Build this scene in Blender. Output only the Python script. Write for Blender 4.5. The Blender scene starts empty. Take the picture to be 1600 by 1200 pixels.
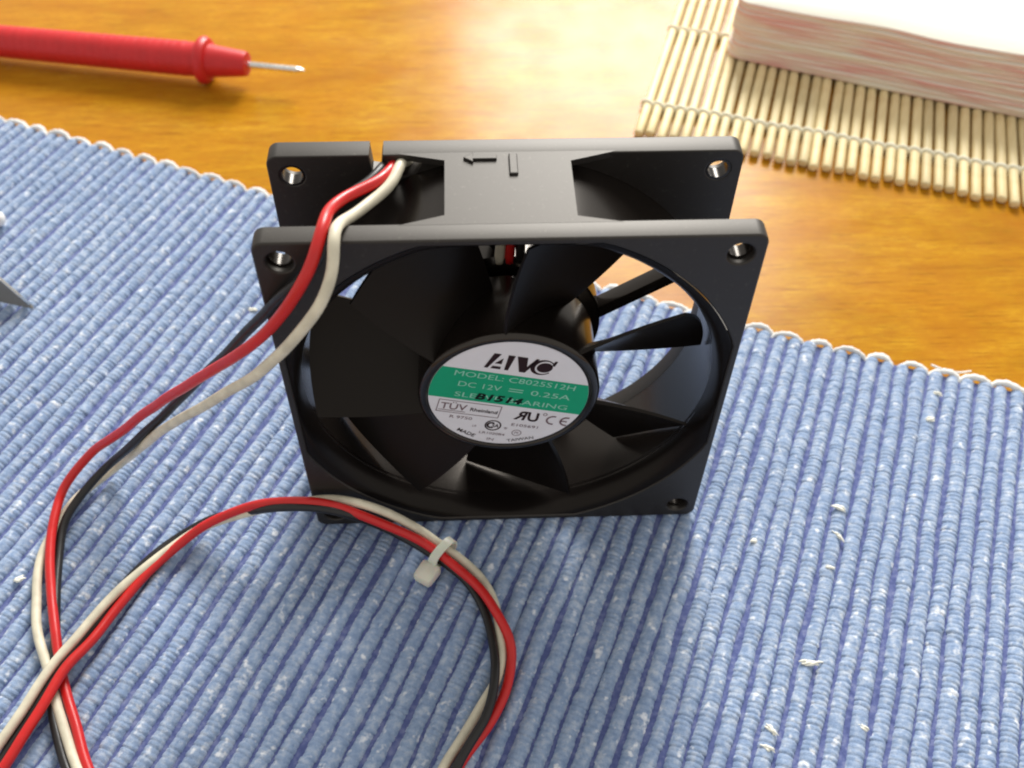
import bpy, math, random
import numpy as np
from mathutils import Vector, Euler, noise as mnoise

S = 0.001                       # everything below is written in millimetres
rng = random.Random(7)
nr = np.random.RandomState(11)
scene = bpy.context.scene
COL = scene.collection

# ------------------------------------------------------------------ camera
CAM = np.array([-6.529, -115.502, 184.764])
ROT = (0.692669, -0.014557, -0.042365)
FPX = 1580.7                    # focal length in pixels of a 1600 px wide picture
cd = bpy.data.cameras.new('camera')
cam = bpy.data.objects.new('camera', cd)
COL.objects.link(cam)
cam.location = Vector(CAM) * S
cam.rotation_euler = ROT
cd.sensor_width = 36.0
cd.lens = 36.0 * FPX / 1600.0
cd.clip_start = 0.005
cd.clip_end = 50
cd.dof.use_dof = True
cd.dof.focus_distance = 0.185
cd.dof.aperture_fstop = 22.0
scene.camera = cam

# ------------------------------------------------------------------ light: daylight from a window behind, to the right
w = bpy.data.worlds.new('World')
scene.world = w
w.use_nodes = True
bg = w.node_tree.nodes['Background']
bg.inputs['Color'].default_value = (1.0, 0.98, 0.94, 1)
bg.inputs['Strength'].default_value = 0.72

def window_light(name, az, el, dist, sx, sy, power, color):
    ld = bpy.data.lights.new(name, 'AREA')
    ld.shape = 'RECTANGLE'
    ld.size = sx
    ld.size_y = sy
    ld.energy = power
    ld.color = color
    o = bpy.data.objects.new(name, ld)
    COL.objects.link(o)
    a, e = math.radians(az), math.radians(el)
    d = Vector((math.sin(a) * math.cos(e), math.cos(a) * math.cos(e), math.sin(e)))
    o.location = d * dist + Vector((0, 0.1, 0))
    o.rotation_euler = (-d).to_track_quat('-Z', 'Z').to_euler()
    return o
window_light('window_light', 13, 35, 1.7, 0.60, 0.95, 53.0, (1.0, 0.985, 0.95))

vs = scene.view_settings
vs.view_transform = 'Standard'
vs.look = 'None'
vs.exposure = 0.0
vs.gamma = 1.0
vs.use_curve_mapping = False
scene.render.resolution_x = 1024
scene.render.resolution_y = 768
scene.cycles.filter_width = 2.0

# ------------------------------------------------------------------ helpers
def rotm(r):
    return np.array(Euler(r, 'XYZ').to_matrix())
RM = rotm(ROT)

def ray(u, v):                  # survey of the table: line of sight of a photograph pixel
    return RM @ np.array([(u - 800) / FPX, (600 - v) / FPX, -1.0])
def atz(u, v, z):
    d = ray(u, v)
    return CAM + d * ((z - CAM[2]) / d[2])
def aty(u, v, y):
    d = ray(u, v)
    return CAM + d * ((y - CAM[1]) / d[1])

def srgb(r, g, b):
    f = lambda c: (c / 255 / 12.92) if c / 255 <= 0.04045 else ((c / 255 + 0.055) / 1.055) ** 2.4
    return (f(r), f(g), f(b), 1.0)

def mk_mesh(name, verts, faces, smooth=True):
    me = bpy.data.meshes.new(name)
    me.from_pydata([tuple(float(c) * S for c in v) for v in verts], [], [tuple(f) for f in faces])
    if smooth:
        me.polygons.foreach_set('use_smooth', [True] * len(me.polygons))
    me.update()
    return me

def link(name, me, mat, parent=None, loc=(0, 0, 0), rot=(0, 0, 0)):
    o = bpy.data.objects.new(name, me)
    COL.objects.link(o)
    if me is not None and mat is not None and not me.materials:
        me.materials.append(mat)
    o.location = Vector(loc) * S
    o.rotation_euler = rot
    if parent is not None:
        o.parent = parent
    return o

def tag(o, label, cat, group=None):
    o['label'] = label
    o['category'] = cat
    if group:
        o['group'] = group
    return o

def empty(name, loc=(0, 0, 0), rot=(0, 0, 0)):
    o = bpy.data.objects.new(name, None)
    COL.objects.link(o)
    o.empty_display_size = 0.01
    o.location = Vector(loc) * S
    o.rotation_euler = rot
    return o

def sharp(o, ang=35):
    """auto-smooth by angle, stored on the mesh"""
    me = o.data
    me.set_sharp_from_angle(angle=math.radians(ang))
    return o

def catmull(pts, step=1.2):
    P = [np.array(p, float) for p in pts]
    P = [2 * P[0] - P[1]] + P + [2 * P[-1] - P[-2]]
    out = []
    for i in range(1, len(P) - 2):
        p0, p1, p2, p3 = P[i - 1:i + 3]
        # centripetal
        t0 = 0
        t1 = t0 + max(1e-6, np.linalg.norm(p1 - p0)) ** 0.5
        t2 = t1 + max(1e-6, np.linalg.norm(p2 - p1)) ** 0.5
        t3 = t2 + max(1e-6, np.linalg.norm(p3 - p2)) ** 0.5
        n = max(2, int(np.linalg.norm(p2 - p1) / step))
        for k in range(n):
            t = t1 + (t2 - t1) * k / n
            A1 = (t1 - t) / (t1 - t0) * p0 + (t - t0) / (t1 - t0) * p1
            A2 = (t2 - t) / (t2 - t1) * p1 + (t - t1) / (t2 - t1) * p2
            A3 = (t3 - t) / (t3 - t2) * p2 + (t - t2) / (t3 - t2) * p3
            B1 = (t2 - t) / (t2 - t0) * A1 + (t - t0) / (t2 - t0) * A2
            B2 = (t3 - t) / (t3 - t1) * A2 + (t - t1) / (t3 - t1) * A3
            out.append((t2 - t) / (t2 - t1) * B1 + (t - t1) / (t2 - t1) * B2)
    out.append(P[-2])
    return np.array(out)

def smooth_path(P, n=2):
    for _ in range(n):
        Q = P.copy()
        Q[1:-1] = 0.25 * P[:-2] + 0.5 * P[1:-1] + 0.25 * P[2:]
        P = Q
    return P

def tube(path, rad, n=10, cap=True):
    P = np.asarray(path, float)
    m = len(P)
    T = np.gradient(P, axis=0)
    T /= np.linalg.norm(T, axis=1)[:, None] + 1e-12
    up = np.array([0, 0, 1.0]) if abs(T[0][2]) < 0.9 else np.array([1.0, 0, 0])
    N = np.cross(T[0], up); N /= np.linalg.norm(N)
    R = rad if hasattr(rad, '__len__') else [rad] * m
    V, F = [], []
    for i in range(m):
        N = N - T[i] * np.dot(N, T[i]); N /= np.linalg.norm(N)
        B = np.cross(T[i], N)
        for k in range(n):
            a = 2 * math.pi * k / n
            V.append(P[i] + R[i] * (math.cos(a) * N + math.sin(a) * B))
    for i in range(m - 1):
        for k in range(n):
            a, b = i * n + k, i * n + (k + 1) % n
            F.append((a, b, b + n, a + n))
    if cap:
        F.append(tuple(range(n - 1, -1, -1)))
        F.append(tuple((m - 1) * n + k for k in range(n)))
    return V, F

def lathe(profile, n=48, axis='Y', close=False):
    """profile: list of (radius, along)"""
    V, F = [], []
    m = len(profile)
    for (r, h) in profile:
        for k in range(n):
            a = 2 * math.pi * k / n
            c, s = r * math.cos(a), r * math.sin(a)
            V.append((c, h, s) if axis == 'Y' else (c, s, h))
    for i in range(m - 1 if not close else m):
        for k in range(n):
            j = (i + 1) % m
            f = (i * n + k, i * n + (k + 1) % n, j * n + (k + 1) % n, j * n + k)
            F.append(f if axis == 'Y' else f)
    if not close:
        F.append(tuple(range(n - 1, -1, -1)))
        F.append(tuple((m - 1) * n + k for k in range(n)))
    return V, F

def box(x0, x1, y0, y1, z0, z1, b=0.0):
    """bevelled box as 24 points hull"""
    if b <= 0:
        V = [(x, y, z) for x in (x0, x1) for y in (y0, y1) for z in (z0, z1)]
        F = [(0, 1, 3, 2), (4, 6, 7, 5), (0, 4, 5, 1), (2, 3, 7, 6), (0, 2, 6, 4), (1, 5, 7, 3)]
        return V, F
    import bmesh
    bm = bmesh.new()
    bmesh.ops.create_cube(bm, size=1.0)
    for v in bm.verts:
        v.co = Vector(((x0 + x1) / 2 + v.co.x * (x1 - x0), (y0 + y1) / 2 + v.co.y * (y1 - y0), (z0 + z1) / 2 + v.co.z * (z1 - z0)))
    bmesh.ops.bevel(bm, geom=bm.edges[:], offset=b, segments=2, profile=0.5, affect='EDGES')
    bm.verts.index_update()
    V = [tuple(v.co) for v in bm.verts]
    F = [tuple(v.index for v in f.verts) for f in bm.faces]
    bm.free()
    return V, F

def join(*vf):
    V, F = [], []
    for v, f in vf:
        o = len(V)
        V += list(v)
        F += [tuple(i + o for i in g) for g in f]
    return V, F

def fill2d(loops, thick, bevel=0.0, bevres=2):
    """flat plate with holes from closed outlines; lies in XY, thickness centred on z=0. returns V,F in mm"""
    cu = bpy.data.curves.new('tmp', 'CURVE')
    cu.dimensions = '2D'
    cu.fill_mode = 'BOTH'
    cu.extrude = max(0.0, thick / 2 - bevel)
    cu.bevel_depth = bevel
    cu.bevel_resolution = bevres
    cu.offset = -bevel
    for L in loops:
        sp = cu.splines.new('POLY')
        sp.points.add(len(L) - 1)
        for p, (x, y) in zip(sp.points, L):
            p.co = (x, y, 0, 1)
        sp.use_cyclic_u = True
    o = bpy.data.objects.new('tmp', cu)
    COL.objects.link(o)
    dg = bpy.context.evaluated_depsgraph_get()
    me = bpy.data.meshes.new_from_object(o.evaluated_get(dg))
    V = [tuple(v.co) for v in me.vertices]
    F = [tuple(p.vertices) for p in me.polygons]
    bpy.data.objects.remove(o)
    bpy.data.curves.remove(cu)
    bpy.data.meshes.remove(me)
    return V, F

def text2d(body, size, shear=0.0, bold=0.0, space=1.0, width=None):
    """built-in font as a flat mesh, centred on the origin; returns V,F with width in mm"""
    cu = bpy.data.curves.new('tmp', 'FONT')
    cu.body = body
    cu.size = size
    cu.shear = shear
    cu.offset = bold
    cu.space_character = space
    cu.resolution_u = 3
    o = bpy.data.objects.new('tmp', cu)
    COL.objects.link(o)
    dg = bpy.context.evaluated_depsgraph_get()
    me = bpy.data.meshes.new_from_object(o.evaluated_get(dg))
    V = np.array([tuple(v.co) for v in me.vertices])
    F = [tuple(p.vertices) for p in me.polygons]
    bpy.data.objects.remove(o)
    bpy.data.curves.remove(cu)
    bpy.data.meshes.remove(me)
    c = (V.min(0) + V.max(0)) / 2
    V = V - c
    if width:
        V[:, 0] *= width / (V[:, 0].max() - V[:, 0].min())
    return [tuple(v) for v in V], F

# ------------------------------------------------------------------ materials
class NT:
    def __init__(self, name):
        self.m = bpy.data.materials.new(name)
        self.m.use_nodes = True
        self.t = self.m.node_tree
        self.b = self.t.nodes['Principled BSDF']
    def n(self, typ, **kw):
        nd = self.t.nodes.new(typ)
        for k, v in kw.items():
            if k.startswith('i_'):
                key = k[2:]
                key = int(key) if key.isdigit() else key.replace('_', ' ')
                nd.inputs[key].default_value = v
            else:
                setattr(nd, k, v)
        return nd
    def l(self, a, b):
        self.t.links.new(a, b)
    def set(self, **kw):
        for k, v in kw.items():
            self.b.inputs[k.replace('_', ' ')].default_value = v
        return self
    def ramp(self, fac, stops):
        r = self.n('ShaderNodeValToRGB')
        el = r.color_ramp.elements
        while len(el) < len(stops):
            el.new(0.5)
        for e, (p, c) in zip(el, stops):
            e.position = p
            e.color = c if len(c) == 4 else (*c, 1)
        self.l(fac, r.inputs[0])
        return r.outputs[0]
    def mix(self, fac, a, b, blend='MIX'):
        m = self.n('ShaderNodeMix', data_type='RGBA', blend_type=blend)
        for sock, v in ((0, fac), (6, a), (7, b)):
            if hasattr(v, 'is_linked'):
                self.l(v, m.inputs[sock])
            else:
                m.inputs[sock].default_value = v
        return m.outputs[2]
    def coords(self, scale=(1, 1, 1), rot=(0, 0, 0), kind='Object'):
        tc = self.n('ShaderNodeTexCoord')
        mp = self.n('ShaderNodeMapping')
        mp.inputs['Scale'].default_value = scale
        mp.inputs['Rotation'].default_value = rot
        self.l(tc.outputs[kind], mp.inputs[0])
        return mp.outputs[0]
    def noise(self, vec, scale, detail=4, rough=0.5, out=0, dist=0.0):
        n = self.n('ShaderNodeTexNoise')
        n.inputs['Scale'].default_value = scale
        n.inputs['Detail'].default_value = detail
        n.inputs['Roughness'].default_value = rough
        n.inputs['Distortion'].default_value = dist
        self.l(vec, n.inputs['Vector'])
        return n.outputs[out]
    def bump(self, h, strength, dist):
        b = self.n('ShaderNodeBump')
        b.inputs['Strength'].default_value = strength
        b.inputs['Distance'].default_value = dist
        self.l(h, b.inputs['Height'])
        self.l(b.outputs[0], self.b.inputs['Normal'])

def plastic(name, col, rough=0.4, spec=0.5, var=0.0, bump=0.0, bscale=4000, **kw):
    t = NT(name).set(Base_Color=col, Roughness=rough)
    t.b.inputs['Specular IOR Level'].default_value = spec
    for k, v in kw.items():
        t.b.inputs[k.replace('_', ' ')].default_value = v
    vec = t.coords()
    if var > 0:
        n = t.noise(vec, 300, 3)
        d = tuple(c * (1 - var) for c in col[:3]) + (1,)
        t.l(t.ramp(n, [(0.3, d), (0.7, col)]), t.b.inputs['Base Color'])
        r = t.noise(vec, 700, 4)
        t.l(t.ramp(r, [(0.3, (rough * 0.8,) * 3), (0.7, (min(1, rough * 1.25),) * 3)]), t.b.inputs['Roughness'])
    if bump > 0:
        t.bump(t.noise(vec, bscale, 2), bump, 0.0001)
    return t.m

# varnished table wood
t = NT('varnished_wood').set(Roughness=0.22)
vec = t.coords((1, 5, 1), (0, 0, 0.10))
g1 = t.noise(vec, 16, 8, 0.65, dist=0.8)
g2 = t.noise(vec, 90, 7, 0.65)
blot = t.noise(t.coords(), 26, 5, 0.6, dist=0.5)
spk = t.noise(t.coords((1, 1.8, 1), (0, 0, 0.10)), 420, 4, 0.6)
c1 = t.ramp(g1, [(0.28, srgb(156, 104, 20)), (0.5, srgb(186, 136, 28)), (0.72, srgb(204, 157, 40))])
c2 = t.mix(t.ramp(g2, [(0.35, (0.5,) * 3), (0.6, (0, 0, 0))]), c1, srgb(160, 98, 16))
c3 = t.mix(t.ramp(blot, [(0.40, (0.45,) * 3), (0.6, (0, 0, 0))]), c2, srgb(180, 114, 24))
por = t.noise(t.coords((1, 16, 1), (0, 0, 0.10)), 95, 5, 0.7)
c3 = t.mix(t.ramp(por, [(0.36, (0.6,) * 3), (0.46, (0, 0, 0))]), c3, srgb(128, 76, 16))
c4 = t.mix(t.ramp(spk, [(0.40, (0.35,) * 3), (0.62, (0, 0, 0))]), c3, srgb(166, 104, 24))
t.l(c4, t.b.inputs['Base Color'])
t.b.inputs['Specular IOR Level'].default_value = 0.085
t.l(t.ramp(t.noise(t.coords(), 60, 6), [(0.3, (0.19,) * 3), (0.7, (0.29,) * 3)]), t.b.inputs['Roughness'])
t.bump(t.noise(vec, 160, 5), 0.15, 0.0002)
M_WOOD = t.m

# blue woven cloth: ribs, and the deeper violet-blue ground between them
def cloth(name, lo, mid, hi, fleck):
    t = NT(name).set(Roughness=0.9)
    t.b.inputs['Specular IOR Level'].default_value = 0.15
    t.b.inputs['Sheen Weight'].default_value = 0.15
    t.b.inputs['Sheen Roughness'].default_value = 0.6
    v = t.coords()
    n1 = t.noise(v, 700, 3, 0.6)
    col = t.ramp(n1, [(0.3, lo), (0.5, mid), (0.72, hi)])
    big = t.noise(v, 22, 3)
    col = t.mix(t.ramp(big, [(0.35, (0.35,) * 3), (0.65, (0, 0, 0))]), col, lo)
    if fleck:
        f = t.noise(v, 520, 2, 0.5)
        col = t.mix(t.ramp(f, [(0.62, (0, 0, 0)), (0.74, (0.8,) * 3)]), col, srgb(232, 234, 238))
    t.l(col, t.b.inputs['Base Color'])
    t.bump(t.noise(v, 2600, 3, 0.6), 0.5, 0.00025)
    return t.m
M_RIB = cloth('blue_rib_cotton', srgb(120, 141, 174), srgb(147, 165, 192), srgb(188, 197, 210), True)
M_GROUND = cloth('violet_blue_ground_weave', srgb(70, 80, 128), srgb(92, 102, 150), srgb(132, 138, 172), False)
M_STITCH = plastic('white_cotton', srgb(238, 236, 232), 0.9, 0.1, 0.1, 0.5, 2500)
M_LINT = plastic('white_lint', srgb(240, 238, 225), 0.9, 0.1, 0.05, 0.5, 3000)

M_FRAME = plastic('black_moulded_plastic', (0.010, 0.007, 0.006, 1), 0.52, 0.68, 0.0, 0.12, 6000)
_m = M_FRAME.node_tree
_b = _m.nodes['Principled BSDF']
_tc = _m.nodes.new('ShaderNodeTexCoord')
_n = _m.nodes.new('ShaderNodeTexNoise'); _n.inputs['Scale'].default_value = 900; _n.inputs['Detail'].default_value = 6; _n.inputs['Roughness'].default_value = 0.75
_r = _m.nodes.new('ShaderNodeValToRGB')
_r.color_ramp.elements[0].position = 0.58; _r.color_ramp.elements[0].color = (0.009, 0.007, 0.006, 1)
_r.color_ramp.elements[1].position = 0.78; _r.color_ramp.elements[1].color = (0.07, 0.065, 0.055, 1)
_m.links.new(_tc.outputs['Object'], _n.inputs['Vector']); _m.links.new(_n.outputs[0], _r.inputs[0]); _m.links.new(_r.outputs[0], _b.inputs['Base Color'])
_b.inputs['Specular Tint'].default_value = (1.0, 0.93, 0.84, 1)
M_FRAMEIN = plastic('black_smooth_plastic', (0.008, 0.006, 0.005, 1), 0.24, 0.5, 0.0)
M_HUB = plastic('black_glossy_plastic', (0.007, 0.005, 0.004, 1), 0.2, 0.6, 0.0)
M_ROTOR = plastic('black_rotor_plastic', (0.006, 0.0045, 0.004, 1), 0.32, 0.2, 0.0)
for _x in (M_FRAMEIN, M_HUB, M_ROTOR):
    _x.node_tree.nodes['Principled BSDF'].inputs['Specular Tint'].default_value = (1.0, 0.9, 0.8, 1)
M_LABEL = plastic('label_paper', srgb(230, 226, 228), 0.5, 0.3, 0.04)
M_GREEN = plastic('label_green_ink', srgb(20, 160, 116), 0.5, 0.3, 0.06)
M_INK = plastic('label_dark_ink', srgb(44, 26, 28), 0.55, 0.2)
M_INKSOFT = plastic('label_thin_brown_ink', srgb(120, 98, 102), 0.55, 0.2)
M_INKPALE = plastic('label_pale_green_ink', srgb(150, 205, 180), 0.55, 0.2)
M_STAMP = plastic('stamped_black_ink', srgb(12, 26, 22), 0.5, 0.2)
M_RED = plastic('red_wire_sheath', srgb(206, 26, 24), 0.36, 0.5, 0.12)
M_WHITE = plastic('cream_wire_sheath', srgb(228, 219, 194), 0.45, 0.4, 0.26)
M_BLACK = plastic('black_wire_sheath', (0.013, 0.011, 0.010, 1), 0.38, 0.45, 0.1)
M_TIE = plastic('natural_nylon', srgb(238, 234, 218), 0.35, 0.4, 0.0, 0, 0, Subsurface_Weight=0.4, Subsurface_Scale=0.002, Transmission_Weight=0.25)
M_PROBE = plastic('red_probe_plastic', srgb(204, 38, 40), 0.42, 0.4, 0.12, 0.3, 1500)
M_STEEL = plastic('bright_steel', (0.75, 0.74, 0.70, 1), 0.25, 0.5, 0.1, 0, 0, Metallic=1.0)
M_GREY = plastic('grey_metal', srgb(124, 122, 118), 0.5, 0.4, 0.1)
M_WHITEPL = plastic('white_plastic', srgb(238, 235, 230), 0.4, 0.4, 0.05)
M_CORD = plastic('cream_cotton_cord', srgb(240, 234, 210), 0.85, 0.1, 0.1, 0.5, 2500)

def bamboo(name, a, b):
    t = NT(name).set(Roughness=0.5)
    t.b.inputs['Specular IOR Level'].default_value = 0.35
    v = t.coords((6, 0.5, 6))
    oi = t.n('ShaderNodeObjectInfo')
    n = t.noise(v, 160, 5, 0.6)
    col = t.ramp(n, [(0.3, a), (0.7, b)])
    n2 = t.noise(t.coords((1, 1, 1), kind='Object'), 55, 4, 0.6)
    col = t.mix(t.ramp(n2, [(0.30, (0.55,) * 3), (0.46, (0, 0, 0))]), col, srgb(186, 150, 92))
    hs = t.n('ShaderNodeHueSaturation')
    mr = t.n('ShaderNodeMapRange')
    mr.inputs['To Min'].default_value = 0.84
    mr.inputs['To Max'].default_value = 1.08
    t.l(oi.outputs['Random'], mr.inputs[0])
    t.l(mr.outputs[0], hs.inputs['Value'])
    t.l(col, hs.inputs['Color'])
    t.l(hs.outputs[0], t.b.inputs['Base Color'])
    t.bump(n, 0.3, 0.0002)
    return t.m
M_BAMBOO = bamboo('split_bamboo', srgb(220, 198, 144), srgb(238, 222, 176))

t = NT('napkin_paper').set(Roughness=0.85)
t.b.inputs['Specular IOR Level'].default_value = 0.15
v = t.coords((1, 1, 9), (0.0, 0.02, 0))
n = t.noise(v, 34, 4, 0.55, dist=0.4)
col = t.ramp(n, [(0.36, srgb(222, 164, 156)), (0.52, srgb(226, 200, 184)), (0.66, srgb(226, 213, 192))])
geo = t.n('ShaderNodeNewGeometry')
sep = t.n('ShaderNodeSeparateXYZ')
t.l(geo.outputs['True Normal'], sep.inputs[0])
topf = t.ramp(sep.outputs['Z'], [(0.55, (0, 0, 0)), (0.8, (1, 1, 1))])
t.l(t.mix(topf, col, srgb(232, 227, 212)), t.b.inputs['Base Color'])
t.bump(t.noise(t.coords(), 500, 4), 0.4, 0.0003)
M_NAPKIN = t.m

# ------------------------------------------------------------------ the table
TABLE_Z = -2.9
V, F = box(-620, 620, -380, 520, TABLE_Z - 28, TABLE_Z, 3)
o = link('table_top', mk_mesh('table_top', V, F), M_WOOD)
sharp(o)
o['kind'] = 'structure'

# ------------------------------------------------------------------ the woven placemat
def edge_y(x):
    return np.interp(x, [-300, -146.8, -105, -61.6, -20, 24.8, 62.8, 101, 125, 260],
                     [209, 146.3, 128.5, 108.7, 90.2, 71.2, 54.8, 40.6, 32.3, -18])
xs = np.linspace(-285, 240, 4000)
ys = edge_y(xs)
for _ in range(3):
    k = np.ones(301) / 301
    ys = np.convolve(np.pad(ys, 150, mode='reflect', reflect_type='odd'), k, 'valid')
arc = np.concatenate([[0], np.cumsum(np.hypot(np.diff(xs), np.diff(ys)))])
PITCH = 3.76
NRIB = int(arc[-1] / PITCH) - 1
LEN = 232.0
PER = 1.05
def rib_theta(x):
    return np.radians(np.interp(x, [-300, -100, -40, 110, 250], [26, 26, 25.6, 23.6, 23.6]))
mat_root = empty('placemat', (0, 84, TABLE_Z))
tag(mat_root, 'blue ribbed cotton placemat with white stitched edge lying on the orange table', 'placemat')
MR = np.array([0, 84, TABLE_Z])

def wave(x, y):                 # gentle unevenness of the lying cloth
    return 0.22 * np.sin(x * 0.045 + 0.8) * np.sin(y * 0.035 + 0.4) - 0.1

OFFS = np.array([0.0, 0.17, 0.5, 0.83])
OVAL = np.array([0.0, 0.72, 1.0, 0.72])
NRG = int(LEN / PER)
NR, NC = NRG * 4, 7
ang = np.linspace(0, math.pi, NC)
ii, kk = np.meshgrid(np.arange(NR - 1), np.arange(NC - 1), indexing='ij')
a = (ii * NC + kk).ravel()
QUADS = np.stack([a, a + 1, a + NC + 1, a + NC], 1).astype(np.int32)
base_pts = []
ESC = []
for i in range(NRIB):
    s = (i + 0.75) * PITCH
    x0 = np.interp(s, arc, xs)
    y0 = np.interp(s, arc, ys)
    th = rib_theta(x0)
    d = np.array([-math.sin(th), -math.cos(th)])
    pr = np.array([-d[1], d[0]])                # to the right of the rib
    pr = -pr if pr[0] < 0 else pr
    ESC.append((x0, y0, th))
    wdt = PER * np.clip(1 + 0.11 * nr.randn(NRG), 0.7, 1.4)
    st = -0.5 + np.concatenate([[0], np.cumsum(wdt)[:-1]]) * (LEN / wdt.sum())
    t_ = (st[:, None] + wdt[:, None] * OFFS[None, :]).ravel()
    ridge = np.tile(OVAL, NRG)
    amp = np.repeat(np.clip(0.062 + 0.028 * nr.randn(NRG), 0.0, 0.15), 4)
    tall = np.repeat(1 + 0.014 * nr.randn(NRG), 4)
    side = np.repeat(0.05 * nr.randn(NRG), 4)
    # spacing opens a little towards the viewer where neighbouring ribs diverge
    dth = (rib_theta(x0 + 2) - rib_theta(x0 - 2)) / 4.0
    spread = 1.0 - t_ * dth * 0.92
    wob = 0.22 * np.sin(t_ * 0.07 + nr.rand() * 6) + 0.12 * np.sin(t_ * 0.23 + nr.rand() * 6)
    wob = wob + side
    thick = (1 + 0.07 * (nr.rand() - 0.5)) * (1 + 0.06 * np.sin(t_ * 0.05 + nr.rand() * 6) + 0.03 * np.interp(t_, np.arange(0, LEN + 8, 2), nr.randn(len(np.arange(0, LEN + 8, 2)))))
    prof = thick * tall * (1 - amp * (1 - ridge))
    endr = np.clip((t_ + 0.9) / 1.4, 0.35, 1) ** 0.5
    hw = 1.67 * spread * prof * endr
    hh = 1.85 * prof * endr
    cx = x0 + d[0] * t_ + pr[0] * wob
    cy = y0 + d[1] * t_ + pr[1] * wob
    cz = -1.86 + wave(cx, cy)
    co = np.zeros((NR, NC, 3))
    ca, sa = np.cos(ang), np.sin(ang)
    co[:, :, 0] = cx[:, None] + pr[0] * hw[:, None] * ca
    co[:, :, 1] = cy[:, None] + pr[1] * hw[:, None] * ca
    co[:, :, 2] = cz[:, None] + hh[:, None] * sa ** 0.85
    # the weft loops lean a little across the rib
    co = (co - MR).reshape(-1, 3) * S
    me = bpy.data.meshes.new('rib')
    me.vertices.add(len(co))
    me.vertices.foreach_set('co', co.astype(np.float32).ravel())
    nq = len(QUADS)
    me.loops.add(nq * 4)
    me.loops.foreach_set('vertex_index', QUADS.ravel())
    me.polygons.add(nq)
    me.polygons.foreach_set('loop_start', np.arange(0, nq * 4, 4, dtype=np.int32))
    me.polygons.foreach_set('use_smooth', np.ones(nq, bool))
    me.update(calc_edges=True)
    link('rib', me, M_RIB, mat_root)
    base_pts.append((np.array([x0, y0]) - d * -0.4, np.array([x0, y0]) + d * LEN))

V, F = [], []
for (p, q_) in base_pts:
    for f in np.linspace(0, 1, 24):
        c = p + (q_ - p) * f
        V.append((c[0] - MR[0], c[1] - MR[1], -1.15 + wave(c[0], c[1]) - MR[2]))
for i in range(len(base_pts) - 1):
    for j in range(23):
        F.append((i * 24 + j, i * 24 + j + 1, (i + 1) * 24 + j + 1, (i + 1) * 24 + j))
link('ground_weave', mk_mesh('ground_weave', V, F), M_GROUND, mat_root)

# white edge stitches, one over every pair of ribs
def stitch_mesh(seed):
    r = random.Random(seed)
    P = [(-4.3, -1.0, -1.2), (-3.2, 0.2, -0.3), (-1.2, 0.75, 0.35), (1.2, 0.75, 0.35), (3.2, 0.2, -0.3), (4.3, -0.9, -1.2)]
    P = catmull([(x, y + r.uniform(-.15, .15), z + r.uniform(-.1, .1)) for x, y, z in P], 0.5)
    n = len(P)
    R = [0.38 + 0.36 * math.sin(math.pi * k / (n - 1)) ** 0.6 + 0.10 * math.sin(k * 2.1 + seed) for k in range(n)]
    return mk_mesh('stitch', *tube(P, R, 8))
SM = [stitch_mesh(k) for k in range(6)]
for i in range(0, NRIB - 1, 2):
    x0, y0, th = ESC[i]
    x1, y1, _ = ESC[i + 1]
    a_ = math.atan2(y1 - y0, x1 - x0) + rng.uniform(-.16, .16)
    link('edge_stitch', SM[rng.randrange(6)], M_STITCH, mat_root,
         ((x0 + x1) / 2 - MR[0] + rng.uniform(-.3, .3), (y0 + y1) / 2 - 0.15 - MR[1] + rng.uniform(-.35, .25), -0.95 - MR[2] + rng.uniform(-.15, .1)), (0, 0, a_)).scale = (rng.uniform(.8, 1.18), rng.uniform(.7, 1.3), rng.uniform(.8, 1.2))
# loose thread end at the edge
P = [atz(u, v, z) - MR for u, v, z in ((1455, 570, -0.6), (1478, 579, -0.2), (1497, 582, -0.6), (1517, 580, -1.6))]
link('loose_thread', mk_mesh('loose_thread', *tube(catmull(P, 0.8), 0.28, 6)), M_STITCH, mat_root)
# white slubs standing proud of the weave
def slub(u, v, l, wd, a, seed):
    r = random.Random(seed)
    p = atz(u, v, -0.25) - MR
    wd *= 0.9
    parts = []
    for _ in range(7):
        a0 = r.gauss(0, 0.16)
        l0 = l * r.uniform(0.45, 1.0)
        ox, oy = r.uniform(-.22, .22) * l, r.uniform(-.35, .35) * wd
        ca_, sa_ = math.cos(a0), math.sin(a0)
        pts = [(ox + ca_ * t0 * l0, oy + sa_ * t0 * l0 + r.uniform(-.2, .2), r.uniform(0.0, .4) - abs(t0) * 0.5) for t0 in (-.5, -.2, .15, .5)]
        Q = catmull(pts, 0.35)
        n = len(Q)
        parts.append(tube(Q, [wd * 0.3 * (0.35 + 0.65 * math.sin(math.pi * q_ / (n - 1))) * r.uniform(.7, 1.2) for q_ in range(n)], 5))
    V, F = join(*parts)
    link('slub', mk_mesh('slub', V, F), M_LINT, mat_root, p, (0, 0, a))
for k, (u, v, l, wd, a_) in enumerate([(1266, 1037, 3.9, 1.3, -0.15), (1309, 793, 2.8, 1.3, -0.5), (1311, 838, 3.0, .7, -1.0), (1298, 888, 1.9, 1.0, -.3),
        (30, 905, 2.2, 1.3, .2), (395, 484, 1.9, 1.1, 0), (1204, 1140, 2.6, 1.0, -.9), (1200, 1170, 2.4, 1.0, -.6), (1348, 1136, 2.4, .9, -.9),
        (1178, 845, 1.4, 1.1, .2), (1466, 615, 2.2, 1.0, -.3), (1454, 655, 2.2, 1.3, .2)]):
    slub(u, v, l, wd, a_, k)

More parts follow.
